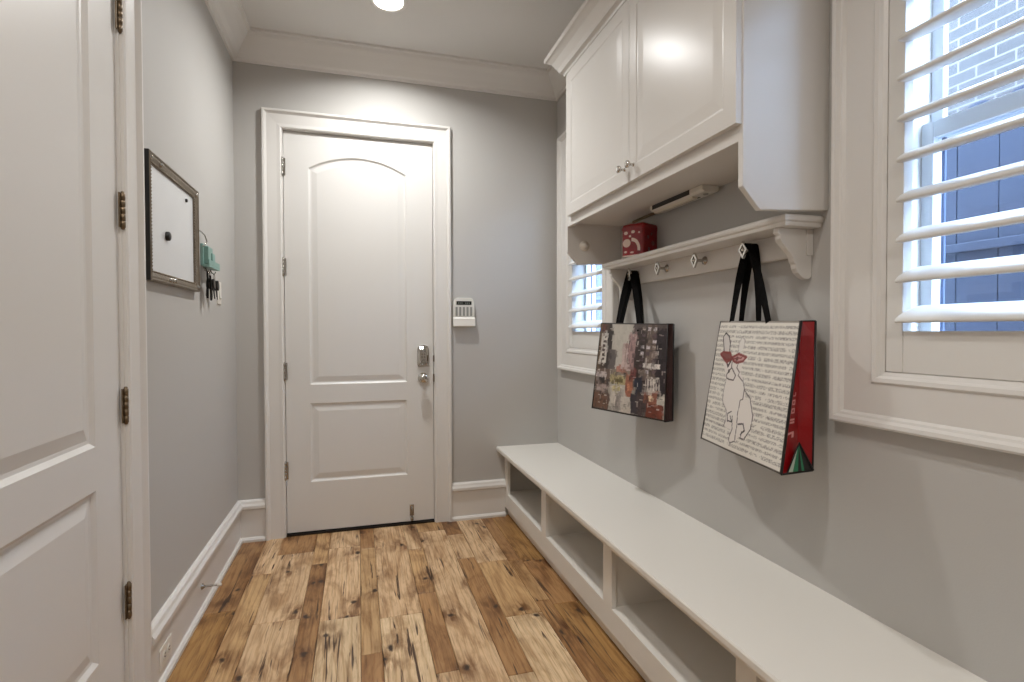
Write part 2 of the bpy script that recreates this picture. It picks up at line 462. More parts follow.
def hinge(parent, A, N, O, z, mat_='nickel'):
    """leaf plates plus knuckle barrel, centred on z; A along the wall, N out of it"""
    A, N, O = Vector(A), Vector(N), Vector(O)
    b = MB()
    def P(a, n, zz): return O + A * a + N * n + Vector((0, 0, zz))
    for a0, a1 in ((-.010, -.001), (.001, .016)):
        v = [P(a, n, zz) for zz in (z - .052, z + .052) for a, n in ((a0, 0), (a1, 0), (a1, .003), (a0, .003))]
        b.add(v, [(0, 1, 2, 3), (7, 6, 5, 4), (0, 4, 5, 1), (1, 5, 6, 2), (2, 6, 7, 3), (3, 7, 4, 0)])
    prof = []
    for k in range(5):
        z0 = -.052 + k * .0208; prof += [(.0052, z0), (.0072, z0 + .001), (.0072, z0 + .0196), (.0052, z0 + .0206)]
    prof = [(.003, -.058), (.005, -.055)] + prof + [(.005, .055), (.003, .058)]
    b.lathe(P(-.001, .0055, z), (0, 0, 1), prof, 12)
    return b.build('hinge', mat_, parent)

# door_1: back door
d1 = empty('door_1', (.02, YB, 0)); structure(d1, 'white two panel door with arched upper panel on the back wall')
b = MB()
fy = YB + .012                       # leaf face, set slightly back in the jamb
X = lambda u: u - (D0 + .003)
W_, H_ = (D1 - .003) - (D0 + .003), DT - .003 - .018
panel_leaf(b, W_, H_, .044, [rect(X(-.288), X(.297), .320 - .018, .802 - .018), arch_panel(X(-.286), X(.299), .916 - .018, 2.232 - .018, 2.315 - .018)],
           (1, 0, 0), (0, 0, 1), (0, -1, 0), (D0 + .003, fy, .018))
b.build('door_leaf', 'door', d1)
b = MB(); b.sweep([(D0, 0), (D0, DT), (D1, DT), (D1, 0)], casing, (1, 0, 0), (0, 0, 1), (0, -1, 0), (0, YB, 0)); b.build('casing', 'trim', d1)
b = MB()
b.box(D0 - .018, D0, YB - .003, YB + .06, 0, DT + .018); b.box(D1, D1 + .018, YB - .003, YB + .06, 0, DT + .018); b.box(D0, D1, YB - .003, YB + .06, DT, DT + .018)
b.build('jamb', 'trim', d1)
b = MB(); b.box(D0, D1, YB - .004, YB + .058, -.001, .010); b.build('threshold', 'shadowgap', d1)
for z in (2.225, 1.628, 1.0, .402): hinge(d1, (1, 0, 0), (0, -1, 0), (D0 - .001, YB - .001, 0), z)
# keypad lock and knob
b = MB()
pl_ = [(-.034, -.062), (.034, -.062), (.037, -.04), (.037, .045), (.030, .066), (0, .075), (-.030, .066), (-.037, .045), (-.037, -.04)]
cxk, czk = .399, 1.078
b.prism([(cxk + p[0], czk + p[1]) for p in pl_], 'Y', fy, fy - .016)
nq = len(pl_)
b.add([(cxk + p[0] * .90, fy - .0155, czk + p[1] * .92) for p in pl_] + [(cxk + p[0] * .60, fy - .030, czk + p[1] * .66) for p in pl_], [tuple(range(nq)), tuple(range(nq, 2 * nq))[::-1]] + [(i, (i + 1) % nq, nq + (i + 1) % nq, nq + i) for i in range(nq)])
lk = b.build('deadbolt', 'chrome', d1)
b = MB()
for r in range(3):
    for c in range(2): b.lathe((cxk - .009 + c * .018, fy - .0295, czk + .034 - r * .018), (0, -1, 0), [(.006, 0), (.006, .003), (.004, .005)], 12)
b.build('keypad_button', 'nickel', lk)
b = MB(); b.lathe((cxk, fy - .024, czk - .036), (0, -1, 0), [(.016, 0), (.016, .006), (.013, .010)], 20); b.prism([(cxk - .024, czk - .048), (cxk + .024, czk - .030), (cxk + .021, czk - .024), (cxk - .027, czk - .042)], 'Y', fy - .030, fy - .044); b.build('turn_piece', 'nickel', lk, bevel=.001)
b = MB(); b.lathe((cxk - .001, fy, .940), (0, -1, 0), [(.034, 0), (.034, .004), (.028, .010), (.014, .014), (.012, .030), (.018, .036), (.028, .044), (.031, .054), (.029, .064), (.020, .071), (.004, .073)], 28)
b.build('door_knob', 'chrome', d1)
b = MB(); b.box(D1 - .004, D1 + .001, YB - .014, YB + .01, 1.045, 1.085); b.box(D1 - .004, D1 + .001, YB - .014, YB + .01, .915, .965); b.build('strike_plate', 'hinge', d1)
b = MB(); b.box(.309, .335, fy - .006, fy, .055, .125); b.tube([(.322, fy - .006, .115), (.322, fy - .012, .10), (.322, fy - .014, .045)], .005, 8); b.lathe((.322, fy - .014, .048), (0, 0, -1), [(.008, 0), (.010, .004), (.010, .02), (.007, .022)], 12)
o = b.build('shadow_stand_in', 'nickel', d1); o['label'] = 'small nickel stop shape standing in for a shadow at the foot of the door'  # added stop shape standing in for a probable shadow on the door
reparent(d1)

# door_2: near left wall
d2 = empty('door_2', (XL, 1.43, 0)); structure(d2, 'white panelled door in the left wall with bronze hinges')
b = MB(); fx = XL - .006
W2 = (L1 - .003) - (L0 + .003); Yp = lambda y: (L1 - .003) - y      # a runs towards the camera (-Y)
panel_leaf(b, W2, DT - .02, .044, [rect(Yp(1.718), Yp(1.15), .322 - .015, .805 - .015), arch_panel(Yp(1.718), Yp(1.15), .925 - .015, 2.232 - .015, 2.315 - .015)],
           (0, -1, 0), (0, 0, 1), (1, 0, 0), (fx, L1 - .003, .015), mould=((0, 0), (.012, -.010), (.022, -.011), (.058, -.003)))
b.build('door_leaf', 'door', d2)
b = MB(); b.sweep([(-L1, 0), (-L1, DT), (-L0, DT), (-L0, 0)], casing, (0, -1, 0), (0, 0, 1), (1, 0, 0), (XL, 0, 0)); b.build('casing', 'trim', d2)
b = MB(); b.box(XL - .06, XL + .003, L1, L1 + .018, 0, DT + .018); b.box(XL - .06, XL + .003, L0 - .018, L0, 0, DT + .018); b.box(XL - .06, XL + .003, L0, L1, DT, DT + .018); b.build('jamb', 'trim', d2)
for z in (2.20, 1.609, 1.016, .416): hinge(d2, (0, -1, 0), (1, 0, 0), (XL + .001, L1 + .001, 0), z, 'hinge')
b = MB(); b.lathe((fx, L0 + .07, .94), (1, 0, 0), [(.034, 0), (.034, .004), (.028, .010), (.014, .014), (.012, .030), (.018, .036), (.028, .044), (.031, .054), (.029, .064), (.020, .071), (.004, .073)], 28); b.build('door_knob', 'chrome', d2)
reparent(d2)

# ------------------------------------------------------------------ windows with plantation shutters
wcas = [(0, 0), (0, .004), (.010, .008), (.016, .016), (.026, .018), (.032, .012), (.112, .014), (.118, .022), (.124, .024), (.130, .034), (.140, .036), (.146, .030), (.146, 0)]
def louver_mb(cx, cy, cz, half, chord, thick, ang):
    b = MB(); b.smooth = True; n = 22; v = []; f = []
    dx, dz = math.cos(ang), math.sin(ang)      # axis pointing outdoors and up
    for y in (cy - half, cy + half):
        for k in range(n):
            t = 2 * PI * k / n; p = math.cos(t) * chord / 2; q = math.sin(t); q = math.copysign(abs(q) ** 1.0, q) * thick / 2
            v.append((cx + dx * p - dz * q, y, cz + dz * p + dx * q))
    for k in range(n): f.append((k, (k + 1) % n, n + (k + 1) % n, n + k))
    b.add(v, f, True); b.add([v[k] for k in range(n)], [tuple(range(n))], False); b.add([v[n + k] for k in range(n)], [tuple(range(n))], False)
    return b

def window(idx, off, label):
    w = empty('window_%d' % idx, (XR, .8 + off, WZ0)); structure(w, label)
    y0, y1 = WY0 + off, WY1 + off
    b = MB(); b.sweep([(y0, WZ0), (y0, WZ1), (y1, WZ1), (y1, WZ0)], wcas, (0, 1, 0), (0, 0, 1), (-1, 0, 0), (XR, 0, 0), closed=True); b.build('casing', 'trim', w)
    # jamb liner
    b = MB(); b.box(XR + .001, XO, y0 - .001, y0 + .012, WZ0, WZ1); b.box(XR + .001, XO, y1 - .012, y1 + .001, WZ0, WZ1); b.box(XR + .001, XO, y0, y1, WZ0 - .001, WZ0 + .012); b.box(XR + .001, XO, y0, y1, WZ1 - .012, WZ1 + .001); b.build('jamb', 'trim', w)
    # shutter panel
    sy0, sy1 = y0 + .002, y1 - .002; a0, a1 = y0 + .045, y1 - .045; zb, zt = 1.237, 2.255
    b = MB(); x0, x1 = XR - .004, XR + .026
    b.box(x0, x1, sy0, a0, WZ0 + .002, WZ1 - .002); b.box(x0, x1, a1, sy1, WZ0 + .002, WZ1 - .002)
    b.box(x0 + .002, x1 - .002, a0, a1, WZ0 + .002, zb); b.box(x0 + .002, x1 - .002, a0, a1, zt, WZ1 - .002)
    sh = b.build('shutter', 'louver', w, bevel=.0015)
    for k in range(10):
        lb = louver_mb(XR + .020, (a0 + a1) / 2, 1.280 + .0998 * k, (a1 - a0) / 2 - .002, .114, .025, math.radians(20))
        lb.build('louver', 'louver', sh)
    # sashes
    def sash(name, xa, xb, za, zb_):
        b = MB(); s = .030
        ya, yb = y0 + .012, y1 - .012
        b.box(xa, xb, ya, ya + s, za, zb_); b.box(xa, xb, yb - s, yb, za, zb_); b.box(xa, xb, ya + s, yb - s, za, za + .042); b.box(xa, xb, ya + s, yb - s, zb_ - .042, zb_)
        o = b.build(name, 'vinyl', w, bevel=.002)
        g = MB(); xm = (xa + xb) / 2; g.box(xm - .002, xm + .002, ya + s, yb - s, za + .042, zb_ - .042); g.build('pane', 'glass', o)
    sash('lower_sash', 1.420, 1.436, WZ0 + .012, 1.775); sash('upper_sash', 1.452, 1.470, 1.735, WZ1 - .012)
    b = MB(); b.box(1.452, 1.458, y1 - .042 - .006, y1 - .040, WZ0 + .012, 1.735); b.box(1.452, 1.458, y0 + .040, y0 + .046, WZ0 + .012, 1.735)
    b.build('sash_side_strip', 'strip', w)  # thin blue-grey strips behind the lower sash edges
    reparent(w)
window(1, 0, 'white shuttered window at the right edge showing pale brick outside')
window(2, WOFF, 'white shuttered window in the far right corner behind the cabinet')

# ------------------------------------------------------------------ outdoors
b = MB(); b.box(3.8, 3.95, -2.2, 8, -.4, 3.5); o = b.build('neighbouring_brick_wall', 'brick'); tag(o, 'grey brick wall with white mortar seen through the shutters', 'brick wall', kind='structure')
fen = empty('garden_fence', (2.6, 2, -.4)); tag(fen, 'blue-grey board fence with rounded tops outside the windows', 'fence')
y = -1.2; rnd = random.Random(3)
b = MB(); b.box(2.575, 2.60, -1.2, 7.2, 1.585, 1.625); b.build('rail', 'fence', fen, bevel=.004)
b = MB(); b.box(2.575, 2.60, -1.2, 7.2, .4, .44); b.build('rail', 'fence', fen, bevel=.004)
while y < 7.2:
    w = .165; r = w / 2; x = 2.602 + rnd.uniform(0, .004)
    pts = [(y, -.4), (y + w - .004, -.4), (y + w - .004, 2.16)]
    for k in range(0, 9):
        t = PI * k / 8; pts.append((y + (w - .004) / 2 + (w - .004) / 2 * math.cos(t) * .96, 2.165 + .07 * math.sin(t)))
    pts.append((y, 2.16))
    b = MB(); b.prism(pts, 'X', x, x + .018); b.build('board', 'fence', fen)
    y += w
reparent(fen)
b = MB(); b.box(XO, 3.8, -3, 8, -.5, -.4); structure(b.build('ground', 'ground'))

# ------------------------------------------------------------------ storage bench
def bench():
    y1, y0 = YB - .001, -.30
    r = empty('storage_bench', (XR, 1.5, 0)); tag(r, 'long white built-in bench with open cubbies along the right wall', 'bench')
    xf = .94; st = [(3.38, y1), (2.63, 2.70), (1.87, 1.945), (1.085, 1.16), (.325, .40), (y0, y0 + .05)]
    b = MB()
    # top with eased nosing
    prof = [(.885, .440), (.883, .446), (.883, .461), (.887, .467), (XR, .467), (XR, .437), (.90, .437), (.893, .434), (.888, .436)]
    b.prism(prof, 'Y', y0 - .02, y1); b.build('bench_top', 'bench', r)
    b = MB()
    for a, c in st: b.box(xf, xf + .02, a, c, .06, .437)
    for i in range(len(st) - 1):
        b.box(xf, xf + .02, st[i + 1][1], st[i][0], .385, .437); b.box(xf, xf + .02, st[i + 1][1], st[i][0], .06, .155)
    b.build('face_frame', 'bench', r)
    for a, c in st[1:-1]:
        b = MB(); b.box(xf + .02, XR, (a + c) / 2 - .028, (a + c) / 2 + .028, .155, .437); b.build('divider', 'bench', r)
    b = MB(); b.box(xf + .02, XR, y0, y0 + .04, 0, .437); b.build('end_panel', 'bench', r)
    b = MB(); b.box(xf + .02, XR, y0 + .04, y1, .13, .155); b.build('cubby_floor', 'bench', r)
    b = MB(); b.box(XR - .012, XR, y0 + .04, y1, .155, .437); b.build('back_panel', 'bench', r)
    b = MB(); b.prism([(.962, .006), (.962, .010), (.958, .05), (.950, .062), (.950, .075), (.944, .085), (.94, .088), (.975, .088), (.975, .006)], 'Y', y0, y1); b.build('toe_board', 'bench', r)
    b = MB(); b.box(.970, .978, y0, y1, 0, .05); b.build('toe_gap_shade', 'shadowgap', r)  # dark strip painted in for the shade in the gap under the toe board
    reparent(r)
bench()

# ------------------------------------------------------------------ wall cabinet
CY0, CY1 = 1.245, 2.548
def cabinet():
    r = empty('wall_cabinet', (XR, 1.9, 1.58)); tag(r, 'glossy white two door wall cabinet with crown above the hook shelf', 'cabinet')
    xf = 1.024; zt = 2.60
    side = [(xf, zt), (XR, zt), (XR, 1.590), (1.082, 1.578), (xf, 1.640)]
    for a, c in ((CY0, CY0 + .02), (CY1 - .02, CY1)):
        b = MB(); b.prism([(p[0], p[1]) for p in side], 'Y', a, c); b.build('end_panel', 'cab', r, bevel=.002)
    b = MB()
    b.box(xf + .001, xf + .02, CY0 + .02, CY1 - .02, 1.768, 1.83); b.box(xf + .001, xf + .02, CY0 + .02, CY1 - .02, 2.50, zt)
    b.box(xf + .001, xf + .02, CY0 + .02, CY0 + .05, 1.83, 2.50); b.box(xf + .001, xf + .02, CY1 - .07, CY1 - .02, 1.83, 2.50); b.box(xf + .001, xf + .02, 1.84, 1.87, 1.83, 2.50)
    b.build('face_frame', 'cab', r, bevel=.001)
    b = MB(); b.box(xf + .02, XR, CY0 + .02, CY1 - .02, 1.785, 1.803); b.build('bottom_panel', 'cab', r)
    b = MB(); b.box(xf, XR, CY0, CY1, zt - .018, zt); b.build('top_panel', 'cab', r)
    for (a, c, kx) in ((1.250, 1.8525, 1.8525 - .033), (1.8555, 2.49, 1.8555 + .033)):
        b = MB(); Wd = c - a; Hd = 2.515 - 1.812
        panel_leaf(b, Wd, Hd, .02, [rect(.052, Wd - .052, .055, Hd - .055)], (0, -1, 0), (0, 0, 1), (-1, 0, 0), (xf - .020, c, 1.812), mould=((0, 0), (.005, -.0022), (.009, -.0026), (.050, -.0008)))
        d = b.build('cabinet_door', 'cab', r)
        b = MB(); b.lathe((xf - .020, kx, 1.868), (-1, 0, 0), [(.008, 0), (.006, .004), (.005, .014), (.010, .018), (.0145, .024), (.0135, .030), (.006, .034)], 16); b.build('knob', 'chrome', d)
    prof = [(0, 0), (.008, 0), (.010, .012), (.020, .018), (.026, .020), (.034, .040), (.056, .072), (.070, .082), (.076, .086), (.086, .090), (.088, .110), (0, .110)]
    b = MB(); b.sweep([(XR, CY0), (xf, CY0), (xf, CY1), (XR, CY1)], prof, (1, 0, 0), (0, 1, 0), (0, 0, 1), (0, 0, 2.535))
    b.build('crown', 'cab', r)
    reparent(r)
cabinet()

# under cabinet light
def under_light():
    r = empty('under_cabinet_light', (1.27, 1.90, 1.785)); tag(r, 'slim white bar light screwed under the wall cabinet', 'light')
    b = MB(); b.prism([(1.235, 1.785), (1.235, 1.768), (1.245, 1.760), (1.300, 1.760), (1.308, 1.768), (1.308, 1.785)], 'Y', 1.72, 2.09); b.build('housing', 'plastic', r, bevel=.002)
    b = MB(); b.prism([(1.246, 1.760), (1.252, 1.753), (1.270, 1.753), (1.274, 1.760)], 'Y', 1.80, 2.08); b.build('lens', 'tinfix', r)
    b = MB(); b.box(1.277, 1.286, 1.80, 2.07, 1.7585, 1.7605); b.box(1.2335, 1.2355, 1.80, 2.07, 1.766, 1.7845); b.build('slot', 'black', r)
    b = MB(); b.lathe((1.272, 1.75, 1.760), (0, 0, -1), [(.010, 0), (.010, .003), (.007, .005)], 14); b.build('switch', 'button', r)
    reparent(r)
under_light()
# tan cable running from the light to the far side of the cabinet
b = MB(); b.tube([(1.29, 2.09, 1.777), (1.30, 2.14, 1.776), (1.305, 2.22, 1.777), (1.310, 2.30, 1.778), (1.314, 2.38, 1.778)], .007, 8)
tag(b.build('power_cable', 'tan'), 'tan cable behind the red tin running to the bar light', 'cable')
# small round puck / plug on the inner face of the far end panel
b = MB(); b.lathe((1.115, CY1 - .02, 1.675), (0, -1, 0), [(.026, 0), (.026, .006), (.020, .012), (.013, .014), (.012, .022), (.003, .024)], 20)
tag(b.build('round_bumper', 'plastic2'), 'small round white knob on the inner side of the far cabinet end panel', 'knob')

# ------------------------------------------------------------------ hook shelf
SX = 1.19; SY0, SY1 = 1.268, 2.455
HOOKY = [1.518, 1.79, 2.056, 2.31]
def shelf():
    r = empty('hook_shelf', (XR, 1.9, 1.45)); tag(r, 'white wall shelf with curved brackets and a row of hooks under the cabinet', 'shelf')
    b = MB()
    b.box(SX + .006, XR, SY0 + .006, SY1 - .006, 1.545, 1.578)
    b.sweep([(XR, SY0 + .006), (SX + .006, SY0 + .006), (SX + .006, SY1 - .006), (XR, SY1 - .006)],
            [(-.001, 1.5455), (.004, 1.5455), (.006, 1.551), (.006, 1.556), (.012, 1.560), (.014, 1.567), (.012, 1.574), (.008, 1.5775), (-.001, 1.5775)], (1, 0, 0), (0, 1, 0), (0, 0, 1))
    b.build('shelf_board', 'cab', r)
    b = MB(); b.prism([(XR, 1.466), (XR - .020, 1.466), (XR - .023, 1.471), (XR - .023, 1.545), (XR, 1.545)], 'Y', SY0 + .03, SY1 - .03); b.build('back_board', 'cab', r, bevel=.001)
    # scrolled bracket profile in X,Z (from wall)
    pr = [(XR, 1.545), (1.200, 1.545), (1.198, 1.530), (1.206, 1.522), (1.204, 1.512), (1.212, 1.500), (1.224, 1.488), (1.240, 1.474), (1.252, 1.458), (1.256, 1.446), (1.262, 1.438), (1.264, 1.426), (1.272, 1.412), (1.286, 1.400), (1.302, 1.394), (1.314, 1.396), (XR, 1.402)]
    for y in (SY0 + .035, SY1 - .057):
        b = MB(); b.prism(pr, 'Y', y, y + .022); b.build('bracket', 'cab', r, bevel=.002)
    for y in HOOKY:
        z = 1.512; xb = XR - .023
        b = MB(); b.lathe((xb, y, z), (-1, 0, 0), [(.017, 0), (.016, .003), (.009, .006), (.006, .010), (.0055, .034), (.008, .038), (.006, .042)], 16)
        h = b.build('hook', 'nickel', r)
        b = MB(); s = .030
        x = xb - .042
        dm = [(y - s * .68, z), (y, z - s), (y + s * .68, z), (y, z + s)]
        b.prism(dm, 'X', x, x - .005)
        b.sweep([(p[0], p[1]) for p in [(y - s * .68, z), (y, z + s), (y + s * .68, z), (y, z - s)]], [(0, 0), (0, .004), (-.007, .004), (-.008, 0)], (0, 1, 0), (0, 0, 1), (-1, 0, 0), (x - .005, 0, 0), closed=True)
        b.lathe((x - .005, y, z), (-1, 0, 0), [(.006, 0), (.006, .003), (.003, .006)], 12)
        b.build('diamond_knob', 'chrome', h)
    reparent(r)
shelf()

# ------------------------------------------------------------------ red tin
def tin():
    # slightly turned square tin with domed top edge
    r = empty('decorated_tin', (1.252, 2.205, 1.578)); tag(r, 'small red patterned tin standing on the hook shelf', 'tin')
    w, d, h = .125, .118, .150
    b = MB(); 
    def rr(s, n=4, rad=.012):
        pts = []
        for cx, cy, a0 in ((w / 2 - rad, d / 2 - rad, 0), (-w / 2 + rad, d / 2 - rad, PI / 2), (-w / 2 + rad, -d / 2 + rad, PI), (w / 2 - rad, -d / 2 + rad, 1.5 * PI)):
            for k in range(n + 1):
                a = a0 + PI / 2 * k / n; pts.append(((cx + rad * math.cos(a)) * s, (cy + rad * math.sin(a)) * s))
        return pts
    def stack(b, lv):
        n = len(rr(1)); v = []; f = []
        for s, z in lv: v += [(x, y, z) for x, y in rr(s)]
        for i in range(len(lv) - 1):
            for k in range(n): f.append((i * n + k, i * n + (k + 1) % n, (i + 1) * n + (k + 1) % n, (i + 1) * n + k))
        f.append(tuple(range(n))[::-1]); f.append(tuple((len(lv) - 1) * n + k for k in range(n))); b.add(v, f, False)
    stack(b, [(.985, 0), (1, .003), (1, h * .80)]); b.build('tin_body', 'tinred', r)
    b = MB(); stack(b, [(1.02, h * .80), (1.03, h * .815), (1.02, h * .90), (.95, h * .97), (.80, h)]); b.build('lid', 'tinred', r)
    b = MB(); stack(b, [(1.01, 0), (1.02, .002), (1.01, .006)]); b.build('rim', 'tinwhite', r)
    # plain generic decoration: pale oval, arc and dots on the front
    # front face normal is -X after rotation: decorate the local -X side
    b = MB(); x = -w / 2 - .0008
    def disc(cy, cz, ry, rz, n=18): b.prism([(cy + ry * math.cos(2 * PI * k / n), cz + rz * math.sin(2 * PI * k / n)) for k in range(n)], 'X', x, x + .001)
    disc(.030, .062, .021, .019); disc(.034, .108, .010, .008); disc(-.004, .110, .010, .007); disc(.012, .092, .006, .005); disc(-.036, .104, .005, .004); disc(.036, .022, .008, .005); disc(.002, .018, .010, .004)
    arc = [(.004 - .046 * math.sin(t), .030 + .054 * math.cos(t)) for t in [PI * (.0 + .55 * k / 12) for k in range(13)]]
    arc2 = [(.004 - .032 * math.sin(t), .030 + .038 * math.cos(t)) for t in [PI * (.0 + .55 * k / 12) for k in range(13)]][::-1]
    b.prism(arc + arc2, 'X', x, x + .001)
    b.build('print_marks', 'tinwhite', r)
    y = -d / 2 - .0008
    for px, pz, q in ((-.02, .03, .010), (.012, .06, .012), (-.026, .084, .008), (.024, .024, .007), (.0, .100, .007)):
        b = MB(); b.prism([(px + q * math.cos(2 * PI * k / 10), pz + q * math.sin(2 * PI * k / 10)) for k in range(10)], 'Y', y, y + .001); b.build('side_dot', 'tindark', r)
    r.rotation_euler = (0, 0, math.radians(27))
tin()

# ------------------------------------------------------------------ tote bags
def raster_panel(name, TL, TR, BL, BR, img, parent, bulge=.0, N=None):
    """img[row,col,3] linear, row 0 at top. Grid mesh with point colours, bulged along N"""
    H, W = img.shape[:2]
    TL, TR, BL, BR = [np.array(p) for p in (TL, TR, BL, BR)]
    s = np.linspace(0, 1, W); t = np.linspace(0, 1, H); SS, TT = np.meshgrid(s, t)
    P = (1 - TT)[..., None] * ((1 - SS)[..., None] * TL + SS[..., None] * TR) + TT[..., None] * ((1 - SS)[..., None] * BL + SS[..., None] * BR)
    P = P + (np.sin(SS * PI) * np.sin(TT * PI * .9 + .1) * bulge + np.sin(SS * 9 + TT * 4) * .0012 + np.sin(TT * 13 - SS * 5) * .0009)[..., None] * np.array(N)
    idx = np.arange(H * W).reshape(H, W)
    F = np.stack([idx[1:, :-1], idx[1:, 1:], idx[:-1, 1:], idx[:-1, :-1]], -1).reshape(-1, 4)
    me = bpy.data.meshes.new(name); me.from_pydata(P.reshape(-1, 3).tolist(), [], F.tolist()); me.materials.append(M['print'])
    a = me.attributes.new('print', 'FLOAT_COLOR', 'POINT')
    c = np.ones((H * W, 4), np.float32); c[:, :3] = img.reshape(-1, 3); a.data.foreach_set('color', c.ravel())
    me.polygons.foreach_set('use_smooth', [True] * len(me.polygons))
    return link(name, me, parent)

def L3(r, g, b): return np.array([lin(r), lin(g), lin(b)])
def city_print(W=150, H=140):
    """a plain impression of a rainy city street: buildings either side, pale sky, cars and people"""
    R = np.random.RandomState(5); im = np.zeros((H, W, 3)); u = np.linspace(0, 1, W)[None, :].repeat(H, 0); v = np.linspace(0, 1, H)[:, None].repeat(W, 1)
    im[:] = L3(176, 170, 160)
    im += (R.rand(H, W, 1) - .5) * .06
    def fill(u0, u1, v0, v1, c, jit=.05, a=1.):
        m = (u >= u0) & (u < u1) & (v >= v0) & (v < v1); n = m.sum()
        if n: im[m] = im[m] * (1 - a) + a * np.clip(L3(*c) * (1 + (R.rand(n, 1) - .5) * jit * 8), 0, 1)
    fill(0, .20, 0, .62, (70, 54, 44)); fill(0, .05, 0, .8, (96, 78, 58)); fill(.14, .24, .08, .55, (52, 44, 42)); fill(.20, .32, .30, .60, (92, 84, 82)); fill(.03, .12, .02, .10, (88, 50, 42))
    fill(.045, .155, .12, .46, (198, 192, 184), .03)
    for k in range(6): fill(.075, .125, .15 + .05 * k, .175 + .05 * k, (70, 50, 46), .1)
    fill(.52, 1., 0, .70, (84, 74, 72)); fill(.42, .58, .22, .55, (176, 156, 150)); fill(.50, .62, .12, .50, (150, 122, 120)); fill(.60, .74, .05, .62, (58, 46, 44)); fill(.74, .86, .0, .60, (104, 90, 82)); fill(.86, 1., .05, .75, (50, 42, 46))
    for k in range(9):
        for j in range(3): fill(.67 + .075 * j, .72 + .075 * j, .04 + .065 * k, .075 + .065 * k, [(190, 182, 184), (138, 124, 116), (90, 74, 78)][R.randint(3)], .1)
    for k in range(7): fill(.45 + .017 * k, .455 + .017 * k, .20, .50, (112, 86, 84), .1)
    fill(.72, .93, .42, .47, (205, 198, 192)); fill(.76, .93, .56, .72, (196, 188, 180), .05)
    for k in range(5): fill(.77 + .032 * k, .785 + .032 * k, .58, .70, (76, 66, 68), .1)
    fill(0, .26, .52, 1., (96, 78, 68)); fill(.02, .20, .56, .62, (176, 164, 160)); fill(.08, .17, .62, .69, (40, 32, 32)); fill(.04, .24, .70, .78, (150, 134, 128)); fill(0, .24, .80, .97, (104, 74, 58))
    fill(.24, .62, .52, .62, (130, 118, 106)); fill(.26, .50, .58, .68, (160, 148, 108)); fill(.30, .46, .62, .66, (98, 86, 48)); fill(.28, .44, .70, .75, (186, 172, 122)); fill(.34, .48, .48, .54, (170, 120, 104))
    fill(.30, .60, .76, .98, (188, 180, 170), .03); fill(.36, .44, .76, .96, (150, 142, 136), .05); fill(.50, .60, .56, .80, (150, 96, 76)); fill(.53, .58, .66, .74, (186, 122, 92)); fill(.56, .64, .50, .60, (108, 60, 56))
    fill(.62, .72, .58, .76, (44, 46, 60)); fill(.58, .66, .76, .98, (58, 52, 58)); fill(.66, .80, .74, .98, (72, 60, 60)); fill(.74, .90, .72, .84, (132, 84, 68)); fill(.78, .98, .84, .98, (112, 56, 42)); fill(.80, .86, .76, .82, (214, 186, 156))
    # loose brush strokes
    for k in range(620):
        cu, cv = R.rand(), R.rand(); du = .006 + .02 * R.rand(); dv = .008 + .035 * R.rand()
        x, y = int(cu * (W - 1)), int(cv * (H - 1)); c = im[y, x] * (0.4 + .9 * R.rand())
        if .24 < cu < .5 and cv < .5: c = im[y, x] * (.9 + .2 * R.rand())
        sl = (R.rand() - .5) * 1.2
        m = (np.abs(u - cu - sl * (v - cv)) < du) & (np.abs(v - cv) < dv); im[m] = im[m] * .35 + .65 * c
    for k in range(210):
        cu, cv = R.rand(), .05 + .9 * R.rand(); hz = R.rand() < .5
        if cu < .5 and cu > .2 and cv < .5: continue
        m = (np.abs(u - cu) < (.018 if hz else .0045)) & (np.abs(v - cv) < (.004 if hz else .022)); im[m] = im[m] * .3 + .7 * L3(*[(205, 196, 186), (24, 20, 22), (170, 156, 150), (30, 24, 24)][R.randint(4)])
    m = (u < .012) | (v < .010) | (v > .985); im[m] = L3(40, 34, 30)
    return np.clip(im, 0, 1)

